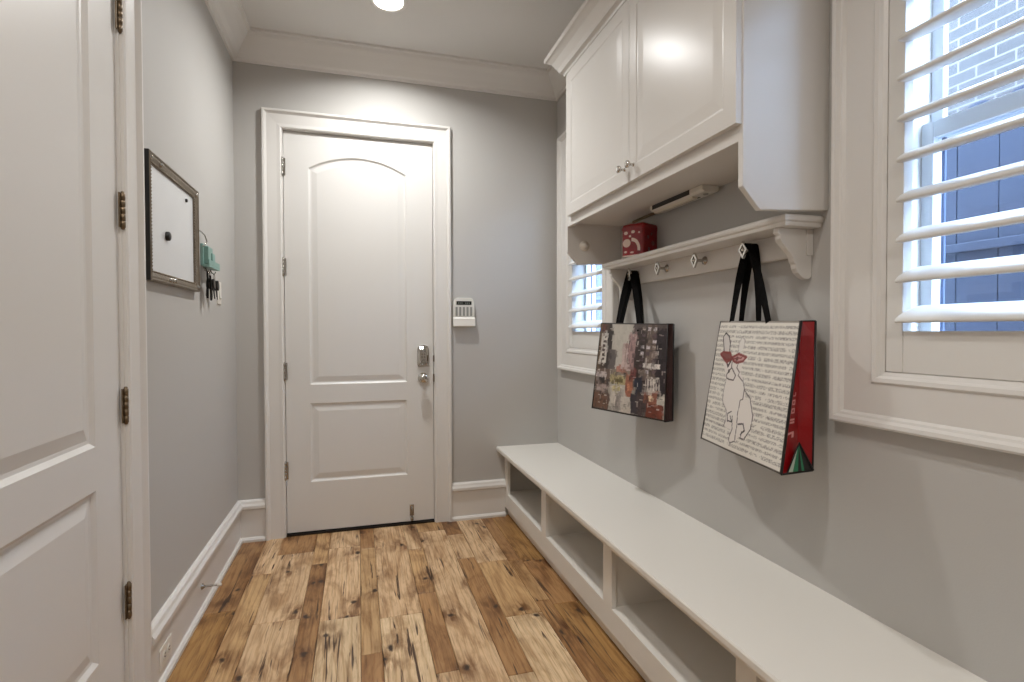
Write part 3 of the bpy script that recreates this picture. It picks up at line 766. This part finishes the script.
DOG = {'ear_l': [(0.155, 0.253), (0.118, 0.179), (0.097, 0.131), (0.127, 0.097), (0.184, 0.123), (0.222, 0.175), (0.236, 0.249)],
'ear_r': [(0.36, 0.252), (0.347, 0.17), (0.369, 0.123), (0.415, 0.148), (0.419, 0.208)],
'lens_l': [(0.101, 0.272), (0.145, 0.254), (0.252, 0.256), (0.283, 0.299), (0.218, 0.335), (0.16, 0.305)],
'lens_r': [(0.286, 0.29), (0.371, 0.257), (0.483, 0.275), (0.446, 0.31), (0.363, 0.326), (0.311, 0.315)],
'dark': [(0.216, 0.33), (0.245, 0.365), (0.278, 0.315)],
'snout': [(0.297, 0.329), (0.303, 0.37), (0.245, 0.428), (0.254, 0.459), (0.357, 0.464), (0.378, 0.425), (0.308, 0.37)],
'snout2': [(0.39, 0.327), (0.379, 0.364), (0.426, 0.395), (0.416, 0.422), (0.485, 0.455)],
'chest_l': [(0.245, 0.492), (0.242, 0.566), (0.249, 0.629), (0.264, 0.654), (0.334, 0.706), (0.34, 0.777), (0.314, 0.829), (0.24, 0.833)],
'chest_r': [(0.493, 0.454), (0.527, 0.509), (0.528, 0.588), (0.497, 0.598), (0.49, 0.699), (0.499, 0.796), (0.486, 0.908), (0.424, 0.935), (0.401, 0.913), (0.442, 0.828), (0.426, 0.73)],
'back': [(0.524, 0.515), (0.612, 0.571), (0.664, 0.687), (0.659, 0.782), (0.598, 0.867), (0.552, 0.873), (0.563, 0.822)],
'paw': [(0.51, 0.776), (0.572, 0.762), (0.594, 0.806), (0.552, 0.844)],
'tag': [(0.404, 0.699), (0.357, 0.722), (0.363, 0.778), (0.428, 0.775), (0.396, 0.736)],
'body': [(0.161, 0.339), (0.218, 0.335), (0.297, 0.318), (0.455, 0.312), (0.442, 0.389), (0.514, 0.471), (0.559, 0.583), (0.629, 0.578), (0.664, 0.687), (0.659, 0.782), (0.598, 0.867), (0.534, 0.867), (0.487, 0.913), (0.416, 0.935), (0.423, 0.832), (0.333, 0.83), (0.34, 0.777), (0.325, 0.707), (0.264, 0.654), (0.238, 0.567), (0.257, 0.469)]}
def dog_print(W=190, H=190):
    R = np.random.RandomState(2); im = np.zeros((H, W, 3)); u = np.linspace(0, 1, W)[None, :].repeat(H, 0); v = np.linspace(0, 1, H)[:, None].repeat(W, 1)
    im[:] = L3(222, 218, 209)
    nl = 24
    for k in range(nl):                       # rows of faint grey handwriting
        c = .045 + k * (.94 / nl); hgt = .012
        m = np.abs(v - c) < hgt
        n1 = R.rand(H, W)
        word = np.repeat(R.rand(1, W // 6 + 1), 6, axis=1)[:, :W].repeat(H, 0)
        s = (m & (n1 < .62) & (word > .12))
        im[s] = L3(166, 162, 156) * (.9 + .2 * R.rand(s.sum(), 1))
        s = (np.abs(v - c) < hgt * .55) & (n1 < .22); im[s] = L3(138, 133, 129)
    def poly_mask(P):
        r = np.zeros((H, W), bool); n = len(P)
        for i in range(n):
            x0, y0 = P[i]; x1, y1 = P[i - 1]
            if y0 == y1: continue
            c = ((y0 > v) != (y1 > v)) & (u < (x1 - x0) * (v - y0) / (y1 - y0) + x0); r ^= c
        return r
    def dist(P):
        d = np.full((H, W), 9.)
        for i in range(len(P) - 1):
            a = np.array(P[i]); b = np.array(P[i + 1]); ab = b - a; t = np.clip(((u - a[0]) * ab[0] + (v - a[1]) * ab[1]) / (ab @ ab), 0, 1)
            d = np.minimum(d, np.hypot(u - a[0] - t * ab[0], v - a[1] - t * ab[1]))
        return d
    im[poly_mask(DOG['body'])] = L3(222, 216, 210); im[poly_mask(DOG['ear_l'])] = L3(206, 200, 196); im[poly_mask(DOG['ear_r'])] = L3(218, 214, 208)
    ink = L3(58, 46, 48)
    for k, w, c in (('ear_l', .008, (48, 40, 42)), ('ear_r', .005, (168, 160, 156)), ('snout', .007, (64, 48, 50)), ('snout2', .006, (84, 66, 66)), ('chest_l', .005, (110, 102, 102)), ('chest_r', .006, (96, 88, 88)), ('back', .006, (86, 80, 80)), ('paw', .008, (60, 54, 56)), ('tag', .007, (60, 56, 60)), ('dark', .012, (60, 36, 38))):
        im[dist(DOG[k]) < w * .78] = L3(*c)
    m = dist([(.15, .29), (.2, .31), (.3, .30), (.42, .285)]) < .006
    for k, c in (('lens_l', (128, 74, 70)), ('lens_r', (196, 150, 146))):
        im[poly_mask(DOG[k])] = L3(*c); im[dist(DOG[k] + DOG[k][:1]) < .010] = L3(128, 52, 50)
    im[np.hypot(u - .36, v - .295) < .018] = L3(90, 50, 50); im[m] = L3(120, 50, 48)
    im[np.hypot(u - .27, v - .40) < .016] = L3(60, 46, 46)
    m = (u < .010) | (v > .988); im[m] = L3(70, 62, 56) if True else 0
    m = v < .012; im[m] = L3(150, 144, 136)
    return np.clip(im, 0, 1)

def tote(name, label, cat, TL, TR, BL, BR, dTL, dTR, dBL, dBR, img, side_mat, back_mat, hook, feet, loopw, edge_mat='black', sidemarks=False):
    TL, TR, BL, BR = map(Vector, (TL, TR, BL, BR)); bTL, bTR, bBL, bBR = TL + Vector(dTL), TR + Vector(dTR), BL + Vector(dBL), BR + Vector(dBR)
    r = empty(name, tuple((BL + BR + bBL + bBR) / 4)); tag(r, label, cat)
    N = ((TR - TL).cross(TL - BL)).normalized()
    if N.x > 0: N = -N
    raster_panel('front_panel', TL, TR, BL, BR, img, r, .012, tuple(N))
    b = MB(); b.add([bTL, bTR, bBR, bBL], [(0, 1, 2, 3)]); b.build('back_panel', back_mat, r, fix=False)
    for nm, a, c, d, e, sgn in (('gusset', TR, bTR, bBR, BR, 1), ('gusset', TL, bTL, bBL, BL, -1)):
        mt = (a + c) / 2; mbm = (d + e) / 2; inw = (TL - TR).normalized() * sgn
        v = []; n = 10
        for k in range(n + 1):
            t = k / n; fo = .030 * (1 - t) + .002 * t
            L_ = a.lerp(e, t); R_ = c.lerp(d, t); m_ = (L_ + R_) / 2 + inw * fo; v += [L_, m_, R_]
        f = []
        for k in range(n): f += [(3 * k, 3 * k + 1, 3 * k + 4, 3 * k + 3), (3 * k + 1, 3 * k + 2, 3 * k + 5, 3 * k + 4)]
        b = MB(); b.add(v, f); g = b.build(nm, side_mat, r, fix=False)
        if sidemarks and sgn == 1:
            out = -inw
            # folded corner triangle with green and pale stripes
            apx = e.lerp(d, .52) + (a.lerp(e, .985) - e) * 0 + Vector((0, 0, .085)) + out * .004; p0 = e.lerp(d, .14) + out * .006 + Vector((0, 0, .006)); p1 = e.lerp(d, .97) + out * .006 + Vector((0, 0, .004))
            q = lambda t: p0.lerp(p1, t)
            b = MB(); b.m = 0; b.add([apx, q(0), q(.22)], [(0, 1, 2)]); b.m = 1; b.add([apx, q(.22), q(.42)], [(0, 1, 2)]); b.m = 2; b.add([apx, q(.42), q(.56)], [(0, 1, 2)]); b.m = 1; b.add([apx, q(.56), q(.66)], [(0, 1, 2)]); b.m = 2; b.add([apx, q(.66), q(1)], [(0, 1, 2)])
            b.build('corner_fold', ['paleprint', 'green', 'black'], r, fix=False)
            b = MB(); b.tube([p0 + out * .002, apx + out * .002, p1 + out * .002], .0022, 6); b.build('fold_binding', 'black', r)
            # pale marks printed up the gusset beside the front edge
            b = MB()
            def at(w, hgt):      # w: 0 at front edge..1 at back ; hgt metres above bottom
                t = 1 - hgt / (a - e).length; L_ = a.lerp(e, t); R_ = c.lerp(d, t); m_ = (L_ + R_) / 2 + inw * (.030 * (1 - t) + .002 * t)
                return (L_.lerp(m_, w * 2) if w < .5 else m_.lerp(R_, (w - .5) * 2)) + out * .0012
            def glyph(quads):
                b = MB()
                for (w0, w1, h0, h1, sk) in quads: b.add([at(w0, h0), at(w1, h0 + sk), at(w1, h1 + sk), at(w0, h1)], [(0, 1, 2, 3)])
                b.build('printed_letter', 'pink', r, fix=False)
            glyph([(.06, .30, .108, .114, .004), (.22, .31, .100, .114, 0)])
            glyph([(.08, .30, .140, .1455, 0), (.08, .30, .148, .1535, 0)])
            for hh in (.168, .192): glyph([(.10, .28, hh, hh + .004, 0), (.10, .28, hh + .011, hh + .015, 0), (.10, .15, hh, hh + .015, 0), (.23, .28, hh, hh + .015, 0)])
            glyph([(.12, .28, .216, .220, 0), (.23, .29, .220, .228, 0)])
    b = MB(); b.add([BL, BR, bBR, bBL], [(0, 1, 2, 3)]); b.build('base', back_mat if not sidemarks else 'baginside', r, fix=False)
    # bound edges
    b = MB()
    b.tube([TR, TR.lerp(BR, .5), BR], .0042 if sidemarks else .002, 6); b.tube([bTR, bTR.lerp(bBR, .5), bBR], .0032, 6)
    b.tube([TL, TL.lerp(BL, .5), BL], .0018, 6); b.tube([bTL, bBL], .0025, 6); b.tube([BR, bBR], .0028, 6); b.tube([TR, TR.lerp(bTR, .5) + (TL - TR).normalized() * .03, bTR], .002, 6); b.tube([TL, TR], .0012, 6)
    b.build('edge_binding', edge_mat, r)
    # two webbing handles
    hk = Vector(hook)
    for i, (A_, B_, off) in enumerate(((TL, TR, feet[0]), (bTL, bTR, feet[1]))):
        f0 = A_.lerp(B_, off[0]); f1 = A_.lerp(B_, off[1]); along = (B_ - A_).normalized()
        nn = N * (.003 if i == 0 else -.003)
        f0 = f0 + nn - Vector((0, 0, .03)); f1 = f1 + nn - Vector((0, 0, .03))
        top = hk + Vector((.012 * (i * 2 - 1) * .9, 0, .006))
        pts = []; wd = []; ws = []
        n = 9
        for k in range(n):
            t = k / (n - 1); p = f0.lerp(top - along * .010 + Vector((0, 0, -.006)), t); p += -along * math.sin(t * PI) * .006; pts.append(p); wd.append(along.lerp(Vector((1, .2, 0)).normalized(), t ** 1.6 * .9)); ws.append(loopw)
        pts.append(top + Vector((0, 0, .001))); wd.append(Vector((1, .2, 0))); ws.append(loopw)
        for k in range(n):
            t = 1 - k / (n - 1); p = f1.lerp(top + along * .010 + Vector((0, 0, -.006)), t); p += along * math.sin(t * PI) * .006; pts.append(p); wd.append(along.lerp(Vector((1, .2, 0)).normalized(), t ** 1.6 * .9)); ws.append(loopw)
        b = MB(); b.ribbon(pts, wd, ws, .0022); b.build('handle', 'web', r, fix=True)
    reparent(r)

tote('city_print_tote', 'tote bag printed with a painted city street hanging on the far hook', 'bag',
     (1.150, 2.400, 1.279), (1.240, 1.954, 1.268), (1.106, 2.415, .858), (1.226, 1.958, .859),
     (.045, .012, 0), (.034, .010, 0), (.075, .018, 0), (.048, .012, 0), city_print(), 'bagside', 'black', (1.272, 2.31, 1.523), ((.27, .62), (.20, .55)), .026)
k_ = 1.035
def sc(p): return (p[0] * k_, p[1] * k_, 1.2395 + (p[2] - 1.2395) * k_)
tote('dog_print_tote', 'white script tote bag with a dog in red glasses and red sides', 'bag',
     sc((1.21, 1.578, 1.272)), sc((1.162, 1.18, 1.265)), sc((1.154, 1.609, .86)), sc((1.08, 1.16, .855)),
     (.050, .010, 0), (.066, .014, .001), (.105, .012, 0), (.118, .010, 0), dog_print(), 'red', 'baginside', (1.272, 1.505, 1.525), ((.16, .68), (.13, .37)), .024, 'black', True)

# ------------------------------------------------------------------ alarm keypad on the back wall
def alarm():
    cx, z0, z1 = .6625, 1.270, 1.458
    r = empty('alarm_keypad', (cx, YB, z0)); tag(r, 'white alarm keypad with a dark display to the right of the back door', 'keypad')
    b = MB(); w = .069
    b.prism([(cx - w, z0), (cx + w, z0), (cx + w, z1 - .03), (cx + w - .012, z1 - .006), (cx + w - .024, z1), (cx - w + .024, z1), (cx - w + .012, z1 - .006), (cx - w, z1 - .03)], 'Y', YB + .002, YB - .024); b.build('housing', 'plastic', r, bevel=.003)
    b = MB(); b.box(cx - .050, cx + .050, YB - .0255, YB - .023, z1 - .046, z1 - .022); d = b.build('display', 'lcd', r)
    b = MB()
    for k in range(7):
        if k != 3: b.box(cx - .040 + k * .012, cx - .034 + k * .012, YB - .0262, YB - .0252, z1 - .038, z1 - .031)
    b.build('display_marks', 'lcdt', d)
    for c in range(5):
        b = MB(); b.box(cx - .056 + c * .024, cx - .042 + c * .024, YB - .0275, YB - .0235, z0 + .070, z1 - .060); b.build('button_column', 'button', r, bevel=.001)
    b = MB(); b.prism([(YB - .024, z0 + .062), (YB - .034, z0 + .052), (YB - .038, z0 + .004), (YB - .026, z0 + .002), (YB - .022, z0 + .01)], 'X', cx - w - .003, cx + w + .003); b.build('flip_cover', 'plastic2', r, bevel=.001)
    reparent(r)
alarm()

# ------------------------------------------------------------------ framed dry erase board on the left wall
def board():
    y0, y1, z0, z1 = 2.068, 2.640, 1.416, 1.856
    r = empty('framed_dry_erase_board', (XL, 2.35, z0)); tag(r, 'dry erase board in an ornate dark silver frame on the left wall', 'board')
    pr = [(0, 0), (0, .020), (.005, .0225), (.010, .018), (.016, .019), (.026, .015), (.032, .012), (.038, .008), (.038, 0)]
    b = MB(); b.sweep([(y0, z0), (y1, z0), (y1, z1), (y0, z1)], pr, (0, 1, 0), (0, 0, 1), (1, 0, 0), (XL, 0, 0), closed=True); b.build('frame', 'frame', r)
    b = MB(); b.box(XL + .0005, XL + .019, y0 - .0015, y0 + .004, z0, z1); b.build('frame_side', 'black', r)
    b = MB(); n = 44
    for k in range(n):
        for zz in (z0 + .033, z1 - .033):
            b.lathe((XL + .012, y0 + .04 + (y1 - y0 - .08) * k / (n - 1), zz), (1, 0, 0), [(.0042, 0), (.0038, .002), (.0018, .0035)], 6)
    for k in range(32):
        for yy in (y0 + .033, y1 - .033): b.lathe((XL + .012, yy, z0 + .04 + (z1 - z0 - .08) * k / 31), (1, 0, 0), [(.0042, 0), (.0038, .002), (.0018, .0035)], 6)
    b.build('beading', 'frame', r)
    for yy, zz in ((y0 + .2, z0 + .018), (y0 + .235, z0 + .018), (y1 - .02, z0 + .02), (y0 + .02, z1 - .02), (y0 + .26, z0 + .02), (y1 - .02, z1 - .02), (y0 + .12, z1 - .018)):
        b = MB(); b.lathe((XL + .016, yy, zz), (1, 0, 0), [(.010, 0), (.009, .004), (.004, .008)], 10); b.build('frame_ornament', 'nickel', r)
    b = MB(); b.box(XL, XL + .007, y0 + .036, y1 - .036, z0 + .036, z1 - .036); b.build('writing_surface', 'board', r)
    reparent(r)
    b = MB(); b.lathe((XL + .0075, 2.268, 1.597), (1, 0, 0), [(.017, 0), (.017, .009), (.014, .012), (.004, .013)], 20)
    tag(b.build('round_magnet', 'black'), 'black round magnet in the middle of the framed board', 'magnet')
    b = MB(); b.lathe((XL + .0075, 2.505, 1.785), (1, 0, 0), [(.0075, 0), (.0075, .005), (.005, .007)], 14)
    tag(b.build('button_magnet', 'black'), 'tiny black magnet near the upper right corner of the board', 'magnet')
board()

# ------------------------------------------------------------------ key holder, keys, switch plate
def keys():
    r = empty('key_holder', (XL, 2.81, 1.53)); tag(r, 'small teal key holder with a wire scroll beside the framed board', 'key holder')
    b = MB(); b.box(XL, XL + .012, 2.735, 2.905, 1.545, 1.645); b.build('back_plate', 'teal', r, bevel=.002)
    b = MB(); b.box(XL + .012, XL + .040, 2.725, 2.915, 1.538, 1.550); b.box(XL + .034, XL + .040, 2.725, 2.915, 1.550, 1.572); b.build('ledge', 'teal', r, bevel=.001)
    b = MB(); b.box(XL + .012, XL + .030, 2.75, 2.80, 1.555, 1.635); b.box(XL + .012, XL + .026, 2.84, 2.89, 1.555, 1.615); b.build('pocket', 'teal', r, bevel=.002)
    b = MB(); b.tube([(XL + .004, 2.66, 1.690), (XL + .010, 2.70, 1.695), (XL + .016, 2.75, 1.685), (XL + .018, 2.775, 1.660), (XL + .014, 2.76, 1.64), (XL + .010, 2.735, 1.632)], .003, 8); b.build('wire_scroll', 'nickel', r)
    for y in (2.735, 2.765, 2.852):
        b = MB(); b.tube([(XL + .012, y, 1.540), (XL + .018, y, 1.522), (XL + .030, y, 1.516), (XL + .036, y, 1.526)], .0028, 8); b.build('hook', 'nickel', r)
    reparent(r)
    def bunch(y, seed, n, label):
        rd = random.Random(seed); r = empty('key_bunch', (XL + .028, y, 1.518)); tag(r, label, 'keys')
        x = XL + .028
        b = MB(); b.tube([(x, y + .014 * math.cos(t), 1.500 + .016 * math.sin(t)) for t in [2 * PI * k / 18 for k in range(18)]], .0016, 6, closed=True); b.build('split_ring', 'nickel', r)
        for k in range(n):
            a = rd.uniform(-.55, .55); L_ = rd.uniform(.05, .075); xx = x + rd.uniform(-.012, .016)
            top = Vector((xx, y + a * .012, 1.486)); d = Vector((0, math.sin(a), -math.cos(a))); s = Vector((0, math.cos(a), math.sin(a)))
            b = MB(); w = .017
            head = [top + s * (w * math.cos(t)) + d * (.024 - .024 * math.sin(t)) for t in [2 * PI * q / 12 for q in range(12)]]
            n_ = len(head); v = [p for p in head] + [p + Vector((.009, 0, 0)) for p in head]
            b.add(v, [tuple(range(n_)), tuple(range(n_, 2 * n_))[::-1]] + [(q, (q + 1) % n_, n_ + (q + 1) % n_, n_ + q) for q in range(n_)])
            kk = b.build('key', 'black', r)
            e0 = top + d * .044; e1 = top + d * (.040 + L_ * .8)
            b = MB(); v = [e0 - s * .004, e0 + s * .004, e1 + s * .004, e1 + d * .004, e1 - s * .004]; v2 = [p + Vector((.002, 0, 0)) for p in v]
            b.add(v + v2, [(0, 1, 2, 3, 4), (9, 8, 7, 6, 5)] + [(q, (q + 1) % 5, 5 + (q + 1) % 5, 5 + q) for q in range(5)])
            b.build('blade', 'nickel' if k % 3 == 0 else 'black', kk)
        reparent(r)
    bunch(2.765, 4, 7, 'bunch of dark keys hanging from the middle hook of the key holder')
    bunch(2.852, 9, 6, 'spread bunch of dark keys hanging furthest from the framed board')
    b = MB(); x = XL + .028
    b.ribbon([(x, 2.735, 1.520), (x + .002, 2.735, 1.46), (x, 2.736, 1.395)], (0, 1, 0), .020, .004)
    b.ribbon([(x + .010, 2.742, 1.500), (x + .012, 2.746, 1.45), (x + .012, 2.745, 1.385)], (0, 1, .1), .018, .004)
    tag(b.build('black_lanyard', 'web'), 'black strap hanging from the hook nearest the framed board', 'strap')
    sw = empty('light_switch', (XL, 3.057, 1.44)); tag(sw, 'white light switch plate on the left wall beyond the keys', 'light switch')
    b = MB(); b.box(XL, XL + .006, 3.02, 3.094, 1.383, 1.498); b.build('cover_plate', 'plastic2', sw, bevel=.002)
    b = MB(); b.prism([(XL + .006, 1.41), (XL + .012, 1.415), (XL + .008, 1.44), (XL + .006, 1.47)], 'Y', 3.041, 3.073); b.build('rocker', 'plastic', sw)
    reparent(sw)
keys()

# ------------------------------------------------------------------ baseboard outlet and spring stop
def outlet():
    r = empty('wall_outlet', (XL + .014, 2.165, .09)); tag(r, 'white wall outlet set sideways in the left baseboard', 'outlet')
    x = XL + .014
    b = MB(); b.box(x, x + .005, 2.105, 2.222, .055, .128); b.build('cover_plate', 'plastic2', r, bevel=.002)
    for y in (2.142, 2.186):
        b = MB(); n = 16; b.prism([(y + .015 * math.cos(2 * PI * k / n), .0915 + .0165 * math.sin(2 * PI * k / n)) for k in range(n)], 'X', x + .005, x + .0075); s = b.build('socket', 'plastic', r)
        b = MB(); b.box(x + .0072, x + .0080, y - .002, y + .007, .0965, .0990); b.box(x + .0072, x + .0080, y - .002, y + .007, .0845, .0870); b.box(x + .0072, x + .0080, y - .0095, y - .006, .090, .0935); b.build('slot', 'black', s)
    reparent(r)
    r = empty('door_stop', (XL + .014, 2.63, .11)); tag(r, 'spring door stop sticking out of the left baseboard', 'door stop')
    b = MB(); b.lathe((XL + .014, 2.63, .112), (1, 0, 0), [(.014, 0), (.014, .004), (.008, .010), (.005, .014)], 16); b.build('base', 'nickel', r)
    b = MB(); pts = []
    for k in range(121):
        t = k / 120; a = t * 2 * PI * 13; pts.append((XL + .026 + t * .052, 2.63 + .0042 * math.cos(a), .112 + .0042 * math.sin(a)))
    b.tube(pts, .0011, 5); b.build('spring', 'nickel', r)
    b = MB(); b.lathe((XL + .078, 2.63, .112), (1, 0, 0), [(.006, 0), (.0075, .003), (.0075, .013), (.005, .016)], 14); b.build('rubber_tip', 'rubber', r)
    reparent(r)
outlet()

# ------------------------------------------------------------------ recessed ceiling light, plus two unseen ones added for fill
def lamp(colour, x, y, power, label, spread=156):
    r = empty('recessed_ceiling_light', (x, y, ZC)); tag(r, label, 'ceiling light', 'recessed lights in the ceiling')
    b = MB(); b.lathe((x, y, ZC), (0, 0, -1), [(.078, -.0), (.098, 0), (.098, .003), (.092, .006), (.082, .007), (.076, .004), (.074, .0)], 40); b.v = b.v; o = b.build('trim_ring', 'trim', r)
    # remove the caps by building the lens just inside the ring
    b = MB(); b.lathe((x, y, ZC), (0, 0, -1), [(.074, .0005), (.073, .005), (.060, .0065), (.01, .0078)], 40); b.build('lens', 'lens', r)
    reparent(r)
    ld = bpy.data.lights.new('lamp_glow', 'AREA'); ld.shape = 'DISK'; ld.size = .13; ld.energy = power; ld.color = colour; ld.spread = math.radians(spread)
    lo = bpy.data.objects.new('lamp_glow', ld); COL.objects.link(lo); lo.parent = r; lo.location = (0, 0, -.012)
lamp((1, 1, .985), .165, 2.88, 21, 'round recessed light in the ceiling in front of the back door', 151)
lamp((1, .955, .905), -.22, .75, 13, 'unseen round ceiling light added as fill just ahead of the viewer')  # unseen lamp added to lift the shade and light the cubby floors
lamp((1, .955, .905), .165, -1.15, 27, 'unseen round ceiling light added as fill behind the viewer')  # unseen lamp added for ambient fill from behind the camera

# ------------------------------------------------------------------ world and camera
w = bpy.data.worlds.new('World'); S.world = w; w.use_nodes = True
bg = w.node_tree.nodes['Background']; bg.inputs[0].default_value = (.62, .78, 1., 1); bg.inputs[1].default_value = 21

sd = bpy.data.lights.new('soft_daylight', 'SUN'); sd.energy = 4.4; sd.angle = math.radians(60); sd.color = (.36, .6, 1.)
so = bpy.data.objects.new('soft_daylight', sd); COL.objects.link(so); so.location = (5, -2, 6)
so.rotation_euler = Vector((-.45, .80, -.28)).to_track_quat('-Z', 'Y').to_euler()
cam = bpy.data.cameras.new('Camera'); cam.sensor_width = 36; cam.lens = 532.667 / 1024 * 36; cam.clip_start = .02
co = bpy.data.objects.new('Camera', cam); COL.objects.link(co)
yaw, pitch, roll = .28066, -.01837, -.00289
F = Vector((math.sin(yaw) * math.cos(pitch), math.cos(yaw) * math.cos(pitch), math.sin(pitch)))
Rv = Vector((math.cos(yaw), -math.sin(yaw), 0)); U = Rv.cross(F)
R2 = Rv * math.cos(roll) + U * math.sin(roll); U2 = -Rv * math.sin(roll) + U * math.cos(roll)
co.matrix_world = Matrix(((R2.x, U2.x, -F.x, 0), (R2.y, U2.y, -F.y, 0), (R2.z, U2.z, -F.z, 1.2395), (0, 0, 0, 1)))
S.camera = co
S.view_settings.view_transform = 'Standard'; S.view_settings.look = 'None'; S.view_settings.gamma = 1
S.view_settings.use_curve_mapping = False; S.view_settings.exposure = 0.
S.cycles.use_denoising = True; S.cycles.max_bounces = 12; S.cycles.diffuse_bounces = 8; S.cycles.transparent_max_bounces = 12
S.cycles.sample_clamp_indirect = 6
